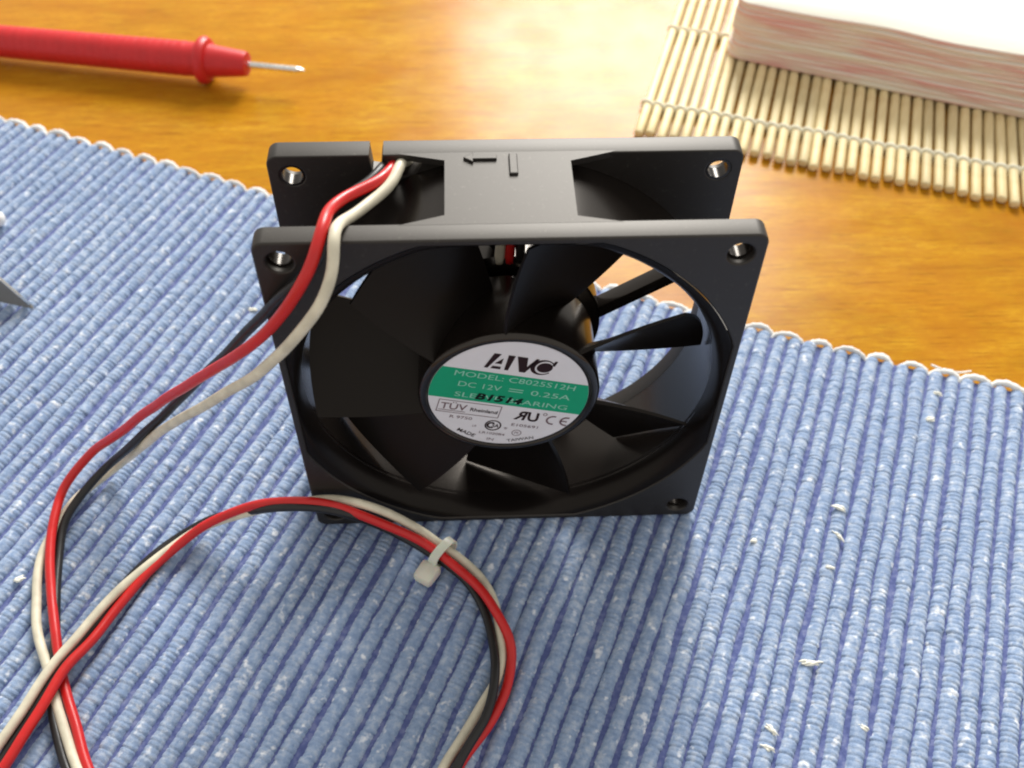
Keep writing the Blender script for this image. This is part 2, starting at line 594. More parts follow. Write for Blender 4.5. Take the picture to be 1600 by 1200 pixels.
# ------------------------------------------------------------------ the fan
fan = empty('cooling_fan', (0, 0, 0))
tag(fan, 'square black computer fan with a round AVC label standing on the blue placemat', 'fan')
H = 40.0
TH = 4.0
def rounded_rect(h, r, n=6):
    out = []
    for cx, cy, a0 in ((h - r, h - r, 0), (-h + r, h - r, 90), (-h + r, -h + r, 180), (h - r, -h + r, 270)):
        for k in range(n + 1):
            a = math.radians(a0 + 90 * k / n)
            out.append((cx + r * math.cos(a), cy + r * math.sin(a)))
    return out
def circ(cx, cy, r, n=24):
    return [(cx + r * math.cos(2 * math.pi * k / n), cy + r * math.sin(2 * math.pi * k / n)) for k in range(n)]
HOLE = 36.0
def opening(a):
    return min(41.3, 38.7 / max(abs(math.cos(a)), abs(math.sin(a))))
NA = 144
front_open = [(opening(2 * math.pi * k / NA) * math.cos(2 * math.pi * k / NA), opening(2 * math.pi * k / NA) * math.sin(2 * math.pi * k / NA)) for k in range(NA)]
holes = [circ(sx * HOLE, sz * HOLE, 2.15) for sx in (-1, 1) for sz in (-1, 1)]
def plate(loops, y0, y1, b):
    V, F = fill2d(loops, y1 - y0, b)
    return [(x, (y0 + y1) / 2 - z, y + H) for x, y, z in V], F
V, F = plate([rounded_rect(H, 1.9), front_open] + holes, 0, TH, 0.35)
fl = link('flange', mk_mesh('flange', V, F), M_FRAME, fan)
fl['label'] = 'square front plate with a wide flared opening'
sharp(fl, 50)
# rear plate with the wire notch
out = rounded_rect(H, 1.9)
notch = [(-20.6, 40), (-20.9, 38.7), (-14.0, 38.5), (-15.6, 36.0), (-19.5, 35.2), (-22.6, 35.9), (-22.9, 40)]
k = max(i for i, p in enumerate(out[:8])) - 1
out = out[:7] + notch + out[7:]
V, F = plate([out, circ(0, 0, 38.0, NA)] + holes, 25 - TH, 25, 0.22)
fr = link('flange', mk_mesh('flange', V, F), M_FRAME, fan)
fr['label'] = 'square rear plate with a wire notch in its top edge'
sharp(fr, 50)

# stepped bushes inside the screw holes
for (ya, yb) in ((1.5, 3.9), (21.1, 23.6)):
    V, F = lathe([(1.75, ya), (2.3, ya), (2.3, yb), (1.75, yb)], 24, close=True)
    bush = mk_mesh('screw_bush', V, F)
    for sx in (-1, 1):
        for sz in (-1, 1):
            sharp(link('screw_bush', bush, M_FRAMEIN, fan, (sx * HOLE, 0, H + sz * HOLE)), 40)

# duct between the plates, with the flared inlet
prof = [(37.95, 4.6), (37.95, 20.98), (39.2, 20.98), (39.2, 4.02), (38.6, 4.02)]
V, F = lathe(prof, 120, close=True)
V = [(x, y, z + H) for x, y, z in V]
du = link('duct', mk_mesh('duct', V, F), M_FRAMEIN, fan)
sharp(du, 40)
V, F = [], []
NB = 7
for j in range(NB):
    f = j / (NB - 1)
    for k in range(NA):
        a = 2 * math.pi * k / NA
        r = opening(a) - 0.12 + (37.9 - opening(a) + 0.12) * math.sin(f * math.pi / 2)
        V.append((r * math.cos(a), 0.25 + 5.2 * (1 - math.cos(f * math.pi / 2)) ** 0.9, r * math.sin(a) + H))
for j in range(NB - 1):
    for k in range(NA):
        F.append((j * NA + k, j * NA + (k + 1) % NA, (j + 1) * NA + (k + 1) % NA, (j + 1) * NA + k))
be = link('inlet_flare', mk_mesh('inlet_flare', V, F), M_ROTOR, fan)
sharp(be, 30)

# flat pads joining the plates in the middle of each side
def pad_mesh():
    hw = 10.4
    loop = [(-hw, 39.98), (-hw, 37.55)] + [(x, math.sqrt(38.55 ** 2 - x * x)) for x in np.linspace(-hw + 0.3, hw - 0.3, 9)] + [(hw, 37.55), (hw, 39.98)]
    V, F = fill2d([loop[::-1]], 25 - 2 * TH - 0.04, 0)
    A = ([(x, 12.5 - z, y) for x, y, z in V], F)
    top = [(-10.4, 5.8), (-17.5, 3.6), (17.5, 3.6), (10.4, 5.2), (10.4, 18.9), (18.5, 21.4), (-18.5, 21.4), (-10.4, 19.4)]
    V, F = fill2d([top], 1.2, 0)
    B = ([(x, y, z + 39.42) for x, y, z in V], F)
    V, F = join(A, B)
    return mk_mesh('side_pad', V, F, False)
pm = pad_mesh()
for k in range(4):
    link('side_pad', pm, M_FRAME, fan, (0, 0, H), (0, k * math.pi / 2, 0))
# raised airflow arrow and rotation bar on the top pad
arrow = [(-7.3, 19.6), (-5.7, 21.0), (-5.7, 20.2), (-1.8, 20.2), (-1.8, 19.2), (-5.7, 19.2), (-5.7, 18.4)]
V, F = fill2d([arrow], 0.9, 0.12, 1)
link('airflow_arrow', mk_mesh('airflow_arrow', [(x, y, z + 80.0) for x, y, z in V], F, False), M_FRAME, fan)
V, F = box(0.15, 1.6, 15.3, 20.6, 79.6, 80.45, 0.2)
link('airflow_bar', mk_mesh('airflow_bar', V, F, False), M_FRAME, fan)

# motor base and the four struts behind the rotor
V, F = lathe([(1.0, 18.9), (17.9, 18.9), (18.4, 19.3), (18.4, 24.4), (18.0, 24.8), (1.0, 24.8)], 64)
mb = link('motor_base', mk_mesh('motor_base', [(x, y, z + H) for x, y, z in V], F), M_HUB, fan)
sharp(mb, 40)
def strut_mesh():
    a0, a1 = math.radians(-4), math.radians(20)
    p0 = np.array([15.5 * math.cos(a0), 15.5 * math.sin(a0)])
    p1 = np.array([38.6 * math.cos(a1), 38.6 * math.sin(a1)])
    L = np.linalg.norm(p1 - p0)
    V, F = box(0, L, 21.2, 24.7, -1.35, 1.35, 0.35)
    e = (p1 - p0) / L
    return mk_mesh('strut', [(p0[0] + x * e[0] - z * e[1], y, p0[1] + x * e[1] + z * e[0]) for x, y, z in V], F)
sm = strut_mesh()
for k in range(4):
    sharp(link('strut', sm, M_FRAMEIN, fan, (0, 0, H), (0, k * math.pi / 2, 0)), 40)

# rotor hub
V, F = lathe([(0.5, 16.5), (15.9, 16.5), (16.75, 16.0), (16.75, 2.3), (16.5, 1.6), (15.9, 1.25), (15.25, 1.25), (15.0, 1.55), (0.5, 1.55)], 96)
hub = link('rotor_hub', mk_mesh('rotor_hub', [(x, y, z + H) for x, y, z in V], F), M_HUB, fan)
sharp(hub, 50)

# seven pitched blades
def blade_mesh():
    nr_, nc = 12, 14
    def pt(r, c):
        f = max(0.0, (r - 16) / 21.2)
        th = math.radians(42.4 - 8.0 * f ** 0.9 - (34.5 + 11 * (1 - f)) * c)
        r = r + f * (1.35 * c - 1.1)
        y = 1.9 + 11.4 * (c + 0.10 * math.sin(math.pi * c)) + 0.2 * f
        return np.array([r * math.cos(th), y, r * math.sin(th)])
    V, F = [], []
    rs = np.linspace(16.0, 37.2, nr_)   # tip follows the duct
    cs = np.linspace(0, 1, nc)
    for side in (0, 1):
        for r in rs:
            for c in cs:
                p = pt(r, c)
                e = 1e-3
                n = np.cross(pt(r + e, c) - pt(r - e, c), pt(r, min(1, c + e)) - pt(r, max(0, c - e)))
                n /= np.linalg.norm(n)
                th = 0.95 * (0.35 + 0.65 * math.sin(math.pi * min(1, max(0, 0.08 + 0.84 * c))) ** 0.5) * (1.15 - 0.35 * (r - 16) / 21)
                V.append(p + n * th * (0.5 if side == 0 else -0.5))
    o = nr_ * nc
    for i in range(nr_ - 1):
        for j in range(nc - 1):
            a = i * nc + j
            F.append((a, a + 1, a + nc + 1, a + nc))
            F.append((o + a, o + a + nc, o + a + nc + 1, o + a + 1))
    for j in range(nc - 1):
        a = (nr_ - 1) * nc + j
        F.append((a, a + 1, o + a + 1, o + a))
        F.append((j + 1, j, o + j, o + j + 1))
    for i in range(nr_ - 1):
        a, b = i * nc, i * nc + nc - 1
        F.append((a + nc, a, o + a, o + a + nc))
        F.append((b, b + nc, o + b + nc, o + b))
    me = mk_mesh('blade', V, F)
    import bmesh
    bm = bmesh.new(); bm.from_mesh(me)
    bmesh.ops.recalc_face_normals(bm, faces=bm.faces[:])
    bm.to_mesh(me); bm.free()
    return me
bmesh_blade = blade_mesh()
for k in range(7):
    sharp(link('blade', bmesh_blade, M_ROTOR, fan, (0, 0, H), (0, -k * 2 * math.pi / 7, 0)), 45)

# ---- the round label and its print (turned a little clockwise on the hub)
LA = math.radians(-13.8)
LCX, LCZ = -0.1, 40.25
LR = 14.75
def on_label(V, cx, cz, y, rot=0.0):
    out = []
    for v in V:
        x, z = v[0], v[1]
        if rot:
            x, z = x * math.cos(rot) - z * math.sin(rot), x * math.sin(rot) + z * math.cos(rot)
        x, z = x + cx, z + cz
        out.append((LCX + x * math.cos(LA) - z * math.sin(LA), y, LCZ + x * math.sin(LA) + z * math.cos(LA)))
    return out
Y0, Y1, Y2 = 1.44, 1.405, 1.375
V, F = lathe([(0.3, 1.56), (LR, 1.56), (LR, Y0), (0.3, Y0)], 96)
label = link('label', mk_mesh('label', [(x + LCX, y, z + LCZ) for x, y, z in V], F, False), M_LABEL, fan)
label['label'] = 'round white label with a green band and AVC lettering'
def flat(name, V, F, mat, cx=0, cz=0, y=Y2, rot=0.0):
    return link(name, mk_mesh(name, on_label(V, cx, cz, y, rot), F, False), mat, label)
# green band
zt, zb = 5.8, -2.75
band = []
for k in range(25):
    z = zb + (zt - zb) * k / 24
    band.append((math.sqrt((LR - 0.03) ** 2 - z * z), z))
band = band + [(-x, z) for x, z in band[::-1]]
V, F = fill2d([band], 0.0)
flat('green_band', V, F, M_GREEN, y=Y1)
def txt(s, cx, cz, size, mat, width=None, shear=0.0, bold=0.0, rot=0.0):
    V, F = text2d(s, size, shear, bold, 1.0, width)
    return flat('lettering', V, F, mat, cx, cz, rot=rot)
def poly(name, loops, mat, cx=0, cz=0, rot=0.0, y=Y2):
    V, F = fill2d(loops, 0.0)
    return flat(name, V, F, mat, cx, cz, y, rot)
# AVC logo: heavy slanted letters with cut-out strokes
sh = lambda P: [(x + 0.10 * (z - 7.0), z) for x, z in P]
for P in ([(-6.35, 7.0), (-5.75, 11.0), (-4.45, 11.0), (-5.7, 7.0)], [(-4.85, 8.4), (-3.6, 8.4), (-3.75, 10.0)],
          [(-5.15, 7.0), (-5.0, 7.7), (-3.45, 7.7), (-3.4, 7.0)], [(-3.15, 11.0), (-1.9, 11.0), (-1.95, 7.0), (-2.65, 7.0)],
          [(-1.55, 11.0), (0.35, 11.0), (1.0, 8.6), (1.95, 11.0), (2.5, 11.0), (1.15, 7.0), (0.1, 7.0)]):
    poly('lettering', [sh(P)], M_INK)
cl = []
for k in range(33):
    a = math.radians(38 + 284 * k / 32)
    cl.append((3.75 + 2.15 * math.cos(a), 9.0 + 2.05 * math.sin(a)))
for k in range(33):
    a = math.radians(322 - 284 * k / 32)
    cl.append((4.05 + 1.62 * math.cos(a), 9.0 + 1.72 * math.sin(a)))
poly('lettering', [sh(cl)], M_INK)
ci = [(4.15 + 1.42 * math.cos(2 * math.pi * k / 28), 9.0 + 1.3 * math.sin(2 * math.pi * k / 28)) for k in range(28)]
poly('lettering', [sh(ci)], M_INK)
poly('lettering', [sh([(5.2, 9.7), (5.35, 11.05), (5.85, 11.05), (5.75, 9.7)])], M_INK)
# green band lines
txt('MODEL: C8025S12H', 0.2, 4.55, 2.0, M_INKPALE, 22.5)
txt('DC 12V', -5.8, 1.75, 2.0, M_INKPALE, 8.0)
poly('lettering', [[(-0.4, 1.95), (2.3, 1.95), (2.3, 2.2), (-0.4, 2.2)]], M_INKPALE)
poly('lettering', [[(-0.4, 1.3), (2.3, 1.3), (2.3, 1.55), (-0.4, 1.55)]], M_INKPALE)
txt('0.25A', 7.6, 1.7, 2.0, M_INKPALE, 7.6)
txt('SLEEVE BEARING', 0.9, -1.25, 1.9, M_INKPALE, 21.5)
V, F = text2d('B1514', 2.4, 0.18, 0.10, 1.1, 8.9)
flat('lettering', V, F, M_STAMP, -1.5, -1.15, Y2 - 0.03)
# approval marks
fr_o = [(-12.3, -6.9), (-0.3, -6.9), (-0.3, -3.3), (-12.3, -3.3)]
fr_i = [(-12.15, -6.75), (-0.45, -6.75), (-0.45, -3.45), (-12.15, -3.45)]
poly('lettering', [fr_o, fr_i], M_INKSOFT)
txt('TÜV', -9.2, -4.85, 2.5, M_INKSOFT, 5.0, bold=0.02)
txt('Rheinland', -3.4, -5.25, 1.4, M_INK, 5.2, bold=0.02)
poly('lettering', [[(-11.9, -6.35), (-6.8, -6.35), (-6.8, -6.2), (-11.9, -6.2)]], M_INKSOFT)
txt('R 9750', -7.2, -8.0, 1.2, M_INKSOFT, 4.3)
V, F = text2d('R', 3.6, -0.12, 0.10, 1.0, 2.4)
V = [(-x, y, z) for x, y, z in V]
flat('lettering', V, [f[::-1] for f in F], M_INK, 3.75, -5.2)
txt('U', 6.1, -5.25, 3.7, M_INK, 2.3, shear=-0.1, bold=0.10)
poly('lettering', [circ(8.2, -4.0, 0.42, 14), circ(8.2, -4.0, 0.28, 14)], M_INKSOFT)
def arc_c(cx, cz, r, wd, a0, a1, n=22):
    o_ = [(cx + r * math.cos(math.radians(a0 + (a1 - a0) * k / n)), cz + r * math.sin(math.radians(a0 + (a1 - a0) * k / n))) for k in range(n + 1)]
    i_ = [(cx + (r - wd) * math.cos(math.radians(a1 + (a0 - a1) * k / n)), cz + (r - wd) * math.sin(math.radians(a1 + (a0 - a1) * k / n))) for k in range(n + 1)]
    return o_ + i_
poly('lettering', [arc_c(10.1, -5.45, 1.35, 0.38, 75, 285)], M_INKSOFT)
poly('lettering', [arc_c(12.75, -5.35, 1.35, 0.38, 75, 285)], M_INKSOFT)
poly('lettering', [[(11.6, -5.52), (12.85, -5.52), (12.85, -5.18), (11.6, -5.18)]], M_INKSOFT)
txt('E105691', 5.3, -8.2, 1.15, M_INKSOFT, 5.2)
poly('lettering', [circ(-0.7, -9.2, 1.6, 28), circ(-0.7, -9.2, 1.32, 28)], M_INK)
poly('lettering', [arc_c(-1.0, -9.2, 0.95, 0.42, 60, 300)], M_INK)
txt('SA', -0.2, -9.2, 1.5, M_INK, 1.35, bold=0.02)
txt('®', 1.9, -9.6, 0.9, M_INKSOFT)
txt('LR', -4.1, -10.0, 0.8, M_INKSOFT)
txt('LR102084', -0.3, -11.7, 1.0, M_INKSOFT, 5.0)
poly('lettering', [circ(4.3, -10.6, 0.95, 22), circ(4.3, -10.6, 0.8, 22)], M_INKSOFT)
txt('PS', 4.3, -10.6, 0.9, M_INKSOFT)
txt('MADE', -5.2, -12.35, 1.35, M_INK, 3.9, bold=0.015, rot=-0.38)
txt('IN', -0.2, -13.55, 1.1, M_INKSOFT, 1.3)
txt('TAIWAN', 5.5, -12.4, 1.3, M_INK, 5.2, rot=0.40)

# ---- the three leads
def lead(pts, more, end):
    P = []
    for u, v, k_, val in pts:
        P.append(aty(u, v, val) if k_ == 'y' else atz(u, v, val))
    return P
loop_px = [(165, 1280), (178, 1380), (130, 1470), (30, 1480), (-50, 1400), (-55, 1300)]
W = 1.02
Z1, Z2, Z3 = W - 0.05, W + 1.75, W + 3.3
def z_(l, z):
    return [(u, v, 'z', z) for u, v in l]
red = [(612, 262, 'y', 20), (590, 283, 'y', 15.5), (545, 305, 'y', 11.5), (515, 326, 'y', 7.0), (505, 352, 'z', 83.0), (490, 410, 'y', -4.5), (465, 455, 'y', -6), (425, 510, 'y', -6),
       (370, 555, 'y', -4), (300, 597, 'y', 1.5), (235, 640, 'y', 7.5), (170, 688, 'y', 11.5), (146, 704, 'y', 12.5), (100, 762, 'z', 4.2), (83, 817, 'z', 3.0),
       (78, 875, 'z', 2.2), (81, 933, 'z', 1.6), (87, 987, 'z', 1.5), (93, 1036, 'z', Z1), (104, 1083, 'z', Z1), (119, 1133, 'z', Z1), (135, 1196, 'z', Z1)]
red += z_([(u + 10, v) for u, v in loop_px], Z1)
red += [(-15, 1230, 'z', 1.6), (19, 1179, 'z', 2.8), (42, 1142, 'z', 3.4), (71, 1096, 'z', 3.6), (104, 1042, 'z', 3.4), (146, 996, 'z', 2.4), (183, 950, 'z', 1.3), (225, 900, 'z', Z1), (267, 862, 'z', 1.6),
        (308, 829, 'z', 4.5), (354, 804, 'z', 7.5), (396, 790, 'z', 10.5), (440, 784, 'y', -2.6), (480, 783, 'y', -3.0), (520, 790, 'y', -3.4), (560, 803, 'y', -4.2),
        (617, 826, 'z', 7.6), (667, 851, 'z', 4.6), (713, 886, 'z', 3.1), (752, 920, 'z', Z2), (775, 955, 'z', Z2), (794, 997, 'z', 1.8), (798, 1039, 'z', Z1), (790, 1085, 'z', Z1),
        (771, 1123, 'z', Z1), (752, 1150, 'z', Z1 - .2), (731, 1174, 'z', Z1 - .3), (712, 1203, 'z', Z1 - .2), (700, 1235, 'z', Z1), (690, 1290, 'z', Z1), (660, 1360, 'z', Z1)]
white = [(625, 256, 'y', 20.5), (610, 290, 'y', 15), (585, 311, 'y', 12), (555, 335, 'y', 7.5), (529, 350, 'y', 3.0), (522, 372, 'y', -2.0), (520, 420, 'y', -5), (505, 465, 'y', -8), (485, 500, 'y', -9),
         (450, 540, 'y', -9), (400, 585, 'y', -7), (340, 622, 'y', -3), (282, 654, 'y', 3), (224, 696, 'y', 10), (184, 729, 'z', 2.6), (152, 752, 'z', 1.4), (122, 777, 'z', 1.1), (98, 806, 'z', 1.1), (83, 832, 'z', Z1),
         (69, 858, 'z', Z1), (60, 892, 'z', Z1), (56, 933, 'z', Z1), (57, 975, 'z', Z1), (65, 1012, 'z', Z1), (75, 1046, 'z', Z1), (85, 1087, 'z', Z1 + .3), (96, 1129, 'z', Z1 + .3), (119, 1196, 'z', Z1 + .2)]
white += z_([(u - 6, v) for u, v in loop_px], Z1)
white += [(-32, 1215, 'z', 1.6), (3, 1156, 'z', 2.8), (42, 1100, 'z', 3.4), (75, 1050, 'z', 3.6), (117, 1000, 'z', 3.2), (158, 950, 'z', 2.2), (200, 908, 'z', 1.6), (242, 875, 'z', 1.5), (278, 849, 'z', 2), (318, 824, 'z', 3.6),
          (354, 810, 'z', 6), (392, 800, 'z', 8.6), (440, 790, 'y', -1.8), (480, 783, 'y', -1.4), (520, 780, 'y', -1.4), (560, 786, 'y', -2.0), (598, 798, 'y', -3.0), (656, 828, 'z', 5.5), (690, 853, 'z', 3.2), (725, 879, 'z', 1.5),
          (755, 907, 'z', 1.1), (772, 938, 'z', Z1), (779, 978, 'z', Z1), (784, 1018, 'z', Z1), (776, 1060, 'z', Z1), (755, 1096, 'z', Z1), (736, 1131, 'z', Z1), (713, 1169, 'z', Z1), (694, 1200, 'z', Z1), (660, 1280, 'z', Z1), (640, 1360, 'z', Z1)]
black = [(600, 262, 'y', 20), (578, 285, 'y', 16), (540, 306, 'y', 13), (516, 330, 'y', 8.0), (509, 361, 'z', 81.1), (497, 402, 'y', -1.8), (470, 438, 'y', -2.2), (452, 452, 'y', -2), (420, 485, 'y', 0), (370, 535, 'y', 3), (320, 585, 'y', 6),
         (275, 630, 'y', 8.5), (235, 667, 'y', 9.5), (200, 700, 'y', 10), (167, 729, 'y', 11.2), (129, 771, 'z', 3.6), (102, 812, 'z', 2.0), (93, 862, 'z', Z1), (89, 908, 'z', Z1), (89, 958, 'z', Z1), (87, 1000, 'z', Z1 - .2), (82, 1045, 'z', Z1 - .2),
         (80, 1090, 'z', Z1), (86, 1128, 'z', Z1), (101, 1196, 'z', Z1)]
black += z_([(u - 22, v) for u, v in loop_px], Z1)
black += [(-22, 1230, 'z', 1.2), (12, 1172, 'z', 1.4), (52, 1110, 'z', 2.0), (92, 1050, 'z', 2.4), (126, 1005, 'z', 1.8), (166, 955, 'z', Z1), (204, 903, 'z', Z1), (245, 863, 'z', Z1), (285, 836, 'z', Z1), (330, 812, 'z', 4), (380, 800, 'z', 7.5), (438, 792, 'y', -3.5),
          (497, 793, 'y', -4.0), (540, 803, 'y', -4.6), (590, 820, 'z', 7), (640, 843, 'z', 4), (690, 876, 'z', 2), (729, 908, 'z', Z1), (748, 936, 'z', Z1), (763, 970, 'z', Z1), (772, 1008, 'z', 2.0), (775, 1046, 'z', Z2), (771, 1085, 'z', Z2),
          (759, 1123, 'z', Z2 + .1), (740, 1154, 'z', Z2), (717, 1196, 'z', Z2 - .3), (695, 1260, 'z', 1.6), (680, 1360, 'z', Z1)]
inner = {'red': [(0.6, 19.5, 57), (0.3, 19.8, 66), (-3, 22.5, 70), (-12, 24.3, 71), (-17.3, 24.8, 73.5), (-18.4, 24.0, 76.9)],
         'white': [(-1.4, 19.5, 57), (-1.6, 19.8, 66), (-5, 22.5, 69), (-11, 24.3, 70), (-16.2, 24.8, 73), (-17.2, 24.0, 76.8)],
         'black': [(2.6, 19.5, 57), (2.2, 19.8, 66), (-2, 22.5, 71), (-13, 24.3, 72), (-18.5, 24.8, 74), (-19.6, 23.8, 76.4)]}
for nm, pts, mat, rad in (('red', red, M_RED, 0.96), ('white', white, M_WHITE, 0.94), ('black', black, M_BLACK, 0.9)):
    P = [np.array(p, float) for p in inner[nm]] + lead(pts, None, None)
    path = smooth_path(catmull(P, 1.0), 4)
    sd = {'red': 3.1, 'white': 17.7, 'black': 41.3}[nm]
    for q_ in range(len(path)):          # slight unevenness of handled wire
        path[q_] += np.array([mnoise.noise(Vector((q_ * 0.09, sd, 0))), mnoise.noise(Vector((q_ * 0.09, sd, 9))), 0.5 * abs(mnoise.noise(Vector((q_ * 0.09, sd, 21))))]) * 0.35
    V, F = tube(path, rad, 12)
    link(nm + '_wire', mk_mesh(nm + '_wire', V, F), mat, fan)

# ------------------------------------------------------------------ cable ties round the leads
def cable_tie(u, v, z, direction_px, label_, head_side, head=True, ry=3.0, rz=2.1, roll=0.0):
    c = atz(u, v, z)
    e = atz(direction_px[0], direction_px[1], z) - atz(u, v, z)
    a = math.atan2(e[1], e[0])
    root = empty('cable_tie', (c[0], c[1], 0), (0, 0, a))
    tag(root, label_, 'cable tie')
    # strap: flat band swept round the bundle (local x runs along the leads)
    n = 40
    V, F = [], []
    for k in range(n):
        t_ = 2 * math.pi * k / n
        cx, cz = ry * math.copysign(abs(math.cos(t_)) ** 0.8, math.cos(t_)), rz * math.copysign(abs(math.sin(t_)) ** 0.8, math.sin(t_))
        for dx, s_ in ((-0.95, 1.0), (0.95, 1.0), (0.95, 1.18), (-0.95, 1.18)):
            V.append((dx, cx * s_, cz * s_ + z))
    for k in range(n):
        for j in range(4):
            a0, b0 = k * 4 + j, k * 4 + (j + 1) % 4
            a1, b1 = ((k + 1) % n) * 4 + j, ((k + 1) % n) * 4 + (j + 1) % 4
            F.append((a0, b0, b1, a1))
    sharp(link('strap', mk_mesh('strap', V, F), M_TIE, root), 40)
    if head:
        V, F = box(-2.25, 2.25, -2.35, 2.35, -1.4, 1.4, 0.9)
        V = [(x * (1 - 0.10 * max(0, -y) / 2.5), y, zz) for x, y, zz in V]
        hd = link('head', mk_mesh('head', V, F), M_TIE, root, (0.1, head_side * (ry + 2.2), 1.9), (0, 0, 0.12))
        sharp(hd, 40)
cable_tie(692, 864, 2.9, (722, 885), 'small translucent white cable tie with square head on the loop before the fan', -1)

# ------------------------------------------------------------------ red test probe on the table
A = atz(320, 94, 4.4)
B = atz(0, 61, 4.4)
ax = (A - B) / np.linalg.norm(A - B)
prot = math.atan2(ax[1], ax[0])
tip = atz(470, 107, 3.4)
probe = empty('test_probe', (A[0], A[1], TABLE_Z), (0, 0, prot))
tag(probe, 'red plastic multimeter test probe with thin metal tip lying on the orange table', 'test probe')
ZA = 4.4 - TABLE_Z
def lx(profile, n=36, z0=ZA, tilt=0.0):
    V, F = lathe([(r, h) for r, h in profile], n, axis='Z')
    return [(z, x, y + z0 + tilt * z) for x, y, z in V], F
hp = [(0.5, -118), (3.4, -118), (3.9, -116), (4.4, -100)]
x = -96.0
while x < -6:
    hp += [(4.76 + 0.006 * (x + 96), x), (4.85 + 0.006 * (x + 96), x + 0.5), (4.85 + 0.006 * (x + 96), x + 1.5), (4.76 + 0.006 * (x + 96), x + 2.0)]
    x += 2.6
hp += [(5.25, -4.5), (5.3, -1.2)]
TILT = 0.012
V, F = lx(hp + [(0.5, -1.2)], tilt=TILT)
sharp(link('handle', mk_mesh('handle', V, F), M_PROBE, probe), 30)
V, F = lx([(0.5, -1.5), (6.6, -1.5), (7.15, -0.9), (7.25, 0.3), (6.6, 1.4), (5.2, 1.9), (0.5, 1.9)], tilt=TILT)
sharp(link('finger_guard', mk_mesh('finger_guard', V, F), M_PROBE, probe), 40)
V, F = lx([(0.5, 1.6), (5.2, 1.6), (4.9, 3.2), (3.9, 12.5), (3.6, 13.8), (1.0, 14.2)], tilt=TILT)
sharp(link('nose', mk_mesh('nose', V, F), M_PROBE, probe), 40)
V, F = lx([(0.3, 13), (0.95, 13), (0.95, 29.6), (0.8, 30.4), (0.2, 32.0)], 16, tilt=-0.0)
sharp(link('needle', mk_mesh('needle', V, F), M_STEEL, probe), 40)

# ------------------------------------------------------------------ bamboo rolling mat
E0 = atz(989, 208, -1.5)
E1 = atz(1600, 322, -1.5)
ed = (E1 - E0) / np.linalg.norm(E1 - E0)
mrot = math.atan2(ed[1], ed[0])
bmat = empty('bamboo_mat', (E0[0], E0[1], TABLE_Z), (0, 0, mrot))
tag(bmat, 'pale bamboo rolling mat of thin sticks under the paper stack', 'mat')
SP = 3.52
NS = 46
SL = 175.0
def stick_mesh(seed):
    r = random.Random(seed)
    n = 10
    ysl = [0.0, 0.15, 0.5, 6, 20, 45, 80, 120, SL - 0.5, SL]
    rr = [0.55, 0.85, 1.0, 1, 1, 1, 1, 1, 1.0, 0.7]
    V, F = [], []
    ph = r.uniform(0, 6)
    for y, q_ in zip(ysl, rr):
        wv = 0.10 * math.sin(y * 0.045 + ph)
        for k in range(n):
            a = 2 * math.pi * k / n
            V.append((wv + 1.46 * q_ * math.copysign(abs(math.cos(a)) ** 0.85, math.cos(a)) * (1 + 0.03 * math.sin(y + seed)), y, 1.3 * q_ * math.copysign(abs(math.sin(a)) ** 0.85, math.sin(a))))
    for i in range(len(ysl) - 1):
        for k in range(n):
            F.append((i * n + k, i * n + (k + 1) % n, (i + 1) * n + (k + 1) % n, (i + 1) * n + k))
    F.append(tuple(range(n - 1, -1, -1)))
    F.append(tuple((len(ysl) - 1) * n + k for k in range(n)))
    me = mk_mesh('stick', V, F)
    import bmesh
    bm = bmesh.new(); bm.from_mesh(me)
    bmesh.ops.recalc_face_normals(bm, faces=bm.faces[:])
    bm.to_mesh(me); bm.free()
    return me
SMS = [stick_mesh(k) for k in range(8)]
for i in range(NS):
    link('stick', SMS[rng.randrange(8)], M_BAMBOO, bmat, (1.4 + i * SP + rng.uniform(-.15, .15), rng.uniform(-.9, .9), 1.42), (rng.uniform(-.002, .004), rng.uniform(-.3, .3), rng.uniform(-.006, .006)))
for yy in (15.8, 60.5, 106.0, 150.0):
    for ph in (0, 1):
        pts = []
        m_ = NS * 8
        for k in range(m_ + 1):
            s = k / 8 * SP - SP / 2 + 1.4
            c = math.cos(math.pi * (s - 1.4) / SP + ph * math.pi)
            pts.append((s, yy + 0.35 * math.sin(s * 0.2 + yy) + (0.45 if ph else -0.45) * math.sin(math.pi * (s - 1.4) / SP), 1.42 + 1.32 * math.copysign(abs(c) ** 0.7, c)))
        link('cord', mk_mesh('cord', *tube(pts, 0.72, 7)), M_CORD, bmat)

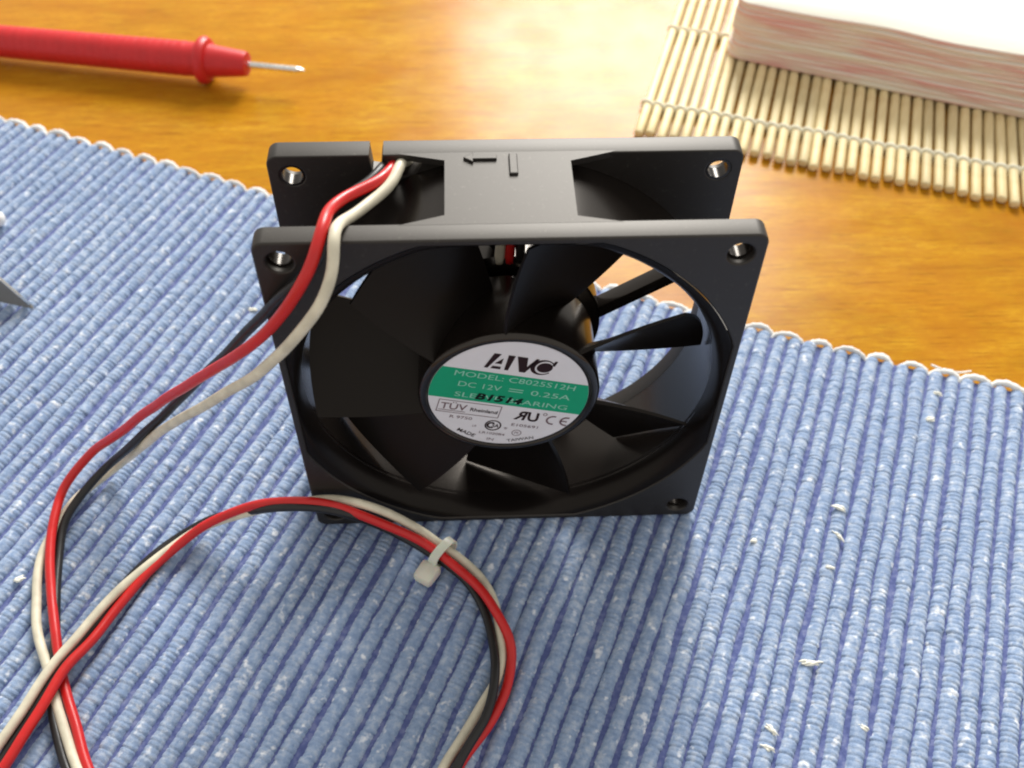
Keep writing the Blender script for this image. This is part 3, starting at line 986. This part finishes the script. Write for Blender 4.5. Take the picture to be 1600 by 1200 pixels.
# ------------------------------------------------------------------ stack of folded paper napkins on the mat
C0 = atz(1131, 89, 0.1)
C1 = atz(1600, 187, 0.1)
nd = (C1 - C0) / np.linalg.norm(C1 - C0)
nrot = math.atan2(nd[1], nd[0])
stack = empty('napkin_stack', (C0[0], C0[1], 0.1), (0, 0, nrot))
tag(stack, 'thick stack of folded white paper napkins with pink streaked edges on the bamboo mat', 'napkins')
NL = 13
LH = 18.6 / NL
def napkin(k):
    r = random.Random(100 + k)
    nx, ny = 46, 22
    Lx, Ly = 165.0, 110.0
    ox, oy = r.uniform(-.3, .3), r.uniform(-.2, .2)
    # outline ring (rounded rectangle) swept through a soft edge profile, plus top and bottom grids
    ring = []
    rc = 5.0
    for cx, cy, a0 in ((Lx - rc, Ly - rc, 0), (rc, Ly - rc, 90), (rc, rc, 180), (Lx - rc, rc, 270)):
        for q_ in range(7):
            a = math.radians(a0 + 15 * q_)
            ring.append((cx + rc * math.cos(a), cy + rc * math.sin(a)))
    # densify long sides
    dense = []
    for i in range(len(ring)):
        p, q_ = np.array(ring[i]), np.array(ring[(i + 1) % len(ring)])
        n = max(1, int(np.linalg.norm(q_ - p) / 4))
        for j in range(n):
            dense.append(p + (q_ - p) * j / n)
    m = len(dense)
    ctr = np.array([Lx / 2, Ly / 2])
    V, F = [], []
    z0, z1 = k * LH, (k + 1) * LH + 0.02
    def zsag(x, y):
        return (k / NL) * (0.8 * math.sin(x * 0.05 + 0.5) + 0.5 * math.sin(x * 0.13 + y * 0.06 + 2) + 0.5 * math.cos(y * 0.05)) * 0.8 + x * 0.022 * k / NL
    for inset, z in ((0.25, z0), (0.04, z0 + 0.1 * LH), (0.0, z0 + 0.5 * LH), (0.04, z1 - 0.1 * LH), (0.25, z1), (16, z1)):
        for j, p in enumerate(dense):
            d_ = ctr - p
            L_ = np.linalg.norm(d_)
            w_ = 0.22 * math.sin(p[0] * 0.09 + p[1] * .07 + k * 1.7) + 0.15 * math.sin(p[0] * 0.23 + k * 2.9)
            pp = p + d_ / L_ * (inset + w_ + 0.25)
            V.append((pp[0] + ox, pp[1] + oy, z + zsag(pp[0], pp[1])))
    for i in range(5):
        for j in range(m):
            F.append((i * m + j, i * m + (j + 1) % m, (i + 1) * m + (j + 1) % m, (i + 1) * m + j))
    o = 5 * m
    V.append((ctr[0], ctr[1], z1 + zsag(*ctr)))
    for j in range(m):
        F.append((o + j, o + (j + 1) % m, len(V) - 1))
    F.append(tuple(range(m - 1, -1, -1)))
    return mk_mesh('napkin', V, F)
for k in range(NL):
    link('napkin', napkin(k), M_NAPKIN, stack)

# ------------------------------------------------------------------ things cut by the left edge
p0 = atz(52, 481, 0.2)
p1 = atz(0, 470, 0.2)
e = (p1 - p0); e = e / np.linalg.norm(e)
blade_root = empty('knife_blade', (p0[0], p0[1], 0.2), (0, 0, math.atan2(e[1], e[0])))
tag(blade_root, 'grey pointed flat metal blade with lit upper edge at the left side of the photo', 'blade')
prof = [(0, 0), (46, 0), (46, 34), (27, 34), (0.7, 1.0)]
V, F = fill2d([prof[::1]], 0.9, 0.15, 1)
V = [(x, -z - y * 0.06, y) for x, y, z in V]
sharp(link('steel', mk_mesh('steel', V, F), M_GREY, blade_root), 30)
Q = [(0.6, 0.3, 1.05), (13.9, -0.7, 17.5), (27, -1.7, 34.05), (28.5, -1.7, 34.2), (46, -1.7, 34.1)]
link('lit_edge', mk_mesh('lit_edge', *tube(catmull([(x, y - 0.35, z) for x, y, z in Q], 4), 0.42, 8)), M_STEEL, blade_root)  # brighter steel strip stands in for light caught on the blade's upper edge

c = atz(-3, 344, 1.6)
cap = empty('white_cap', (c[0], c[1], 0))
tag(cap, 'small white rounded plastic end poking in at the left edge above the grey blade', 'cap')
V, F = lx([(0.2, 0), (1.2, 0.15), (1.9, 0.8), (2.1, 2.2), (2.1, 18), (1.9, 18.4), (0.2, 18.4)], 24, 2.0)
V = [(1.8 - x, y, z) for x, y, z in V]
F = [f[::-1] for f in F]
sharp(link('shell', mk_mesh('shell', V, F), M_WHITEPL, cap), 40)
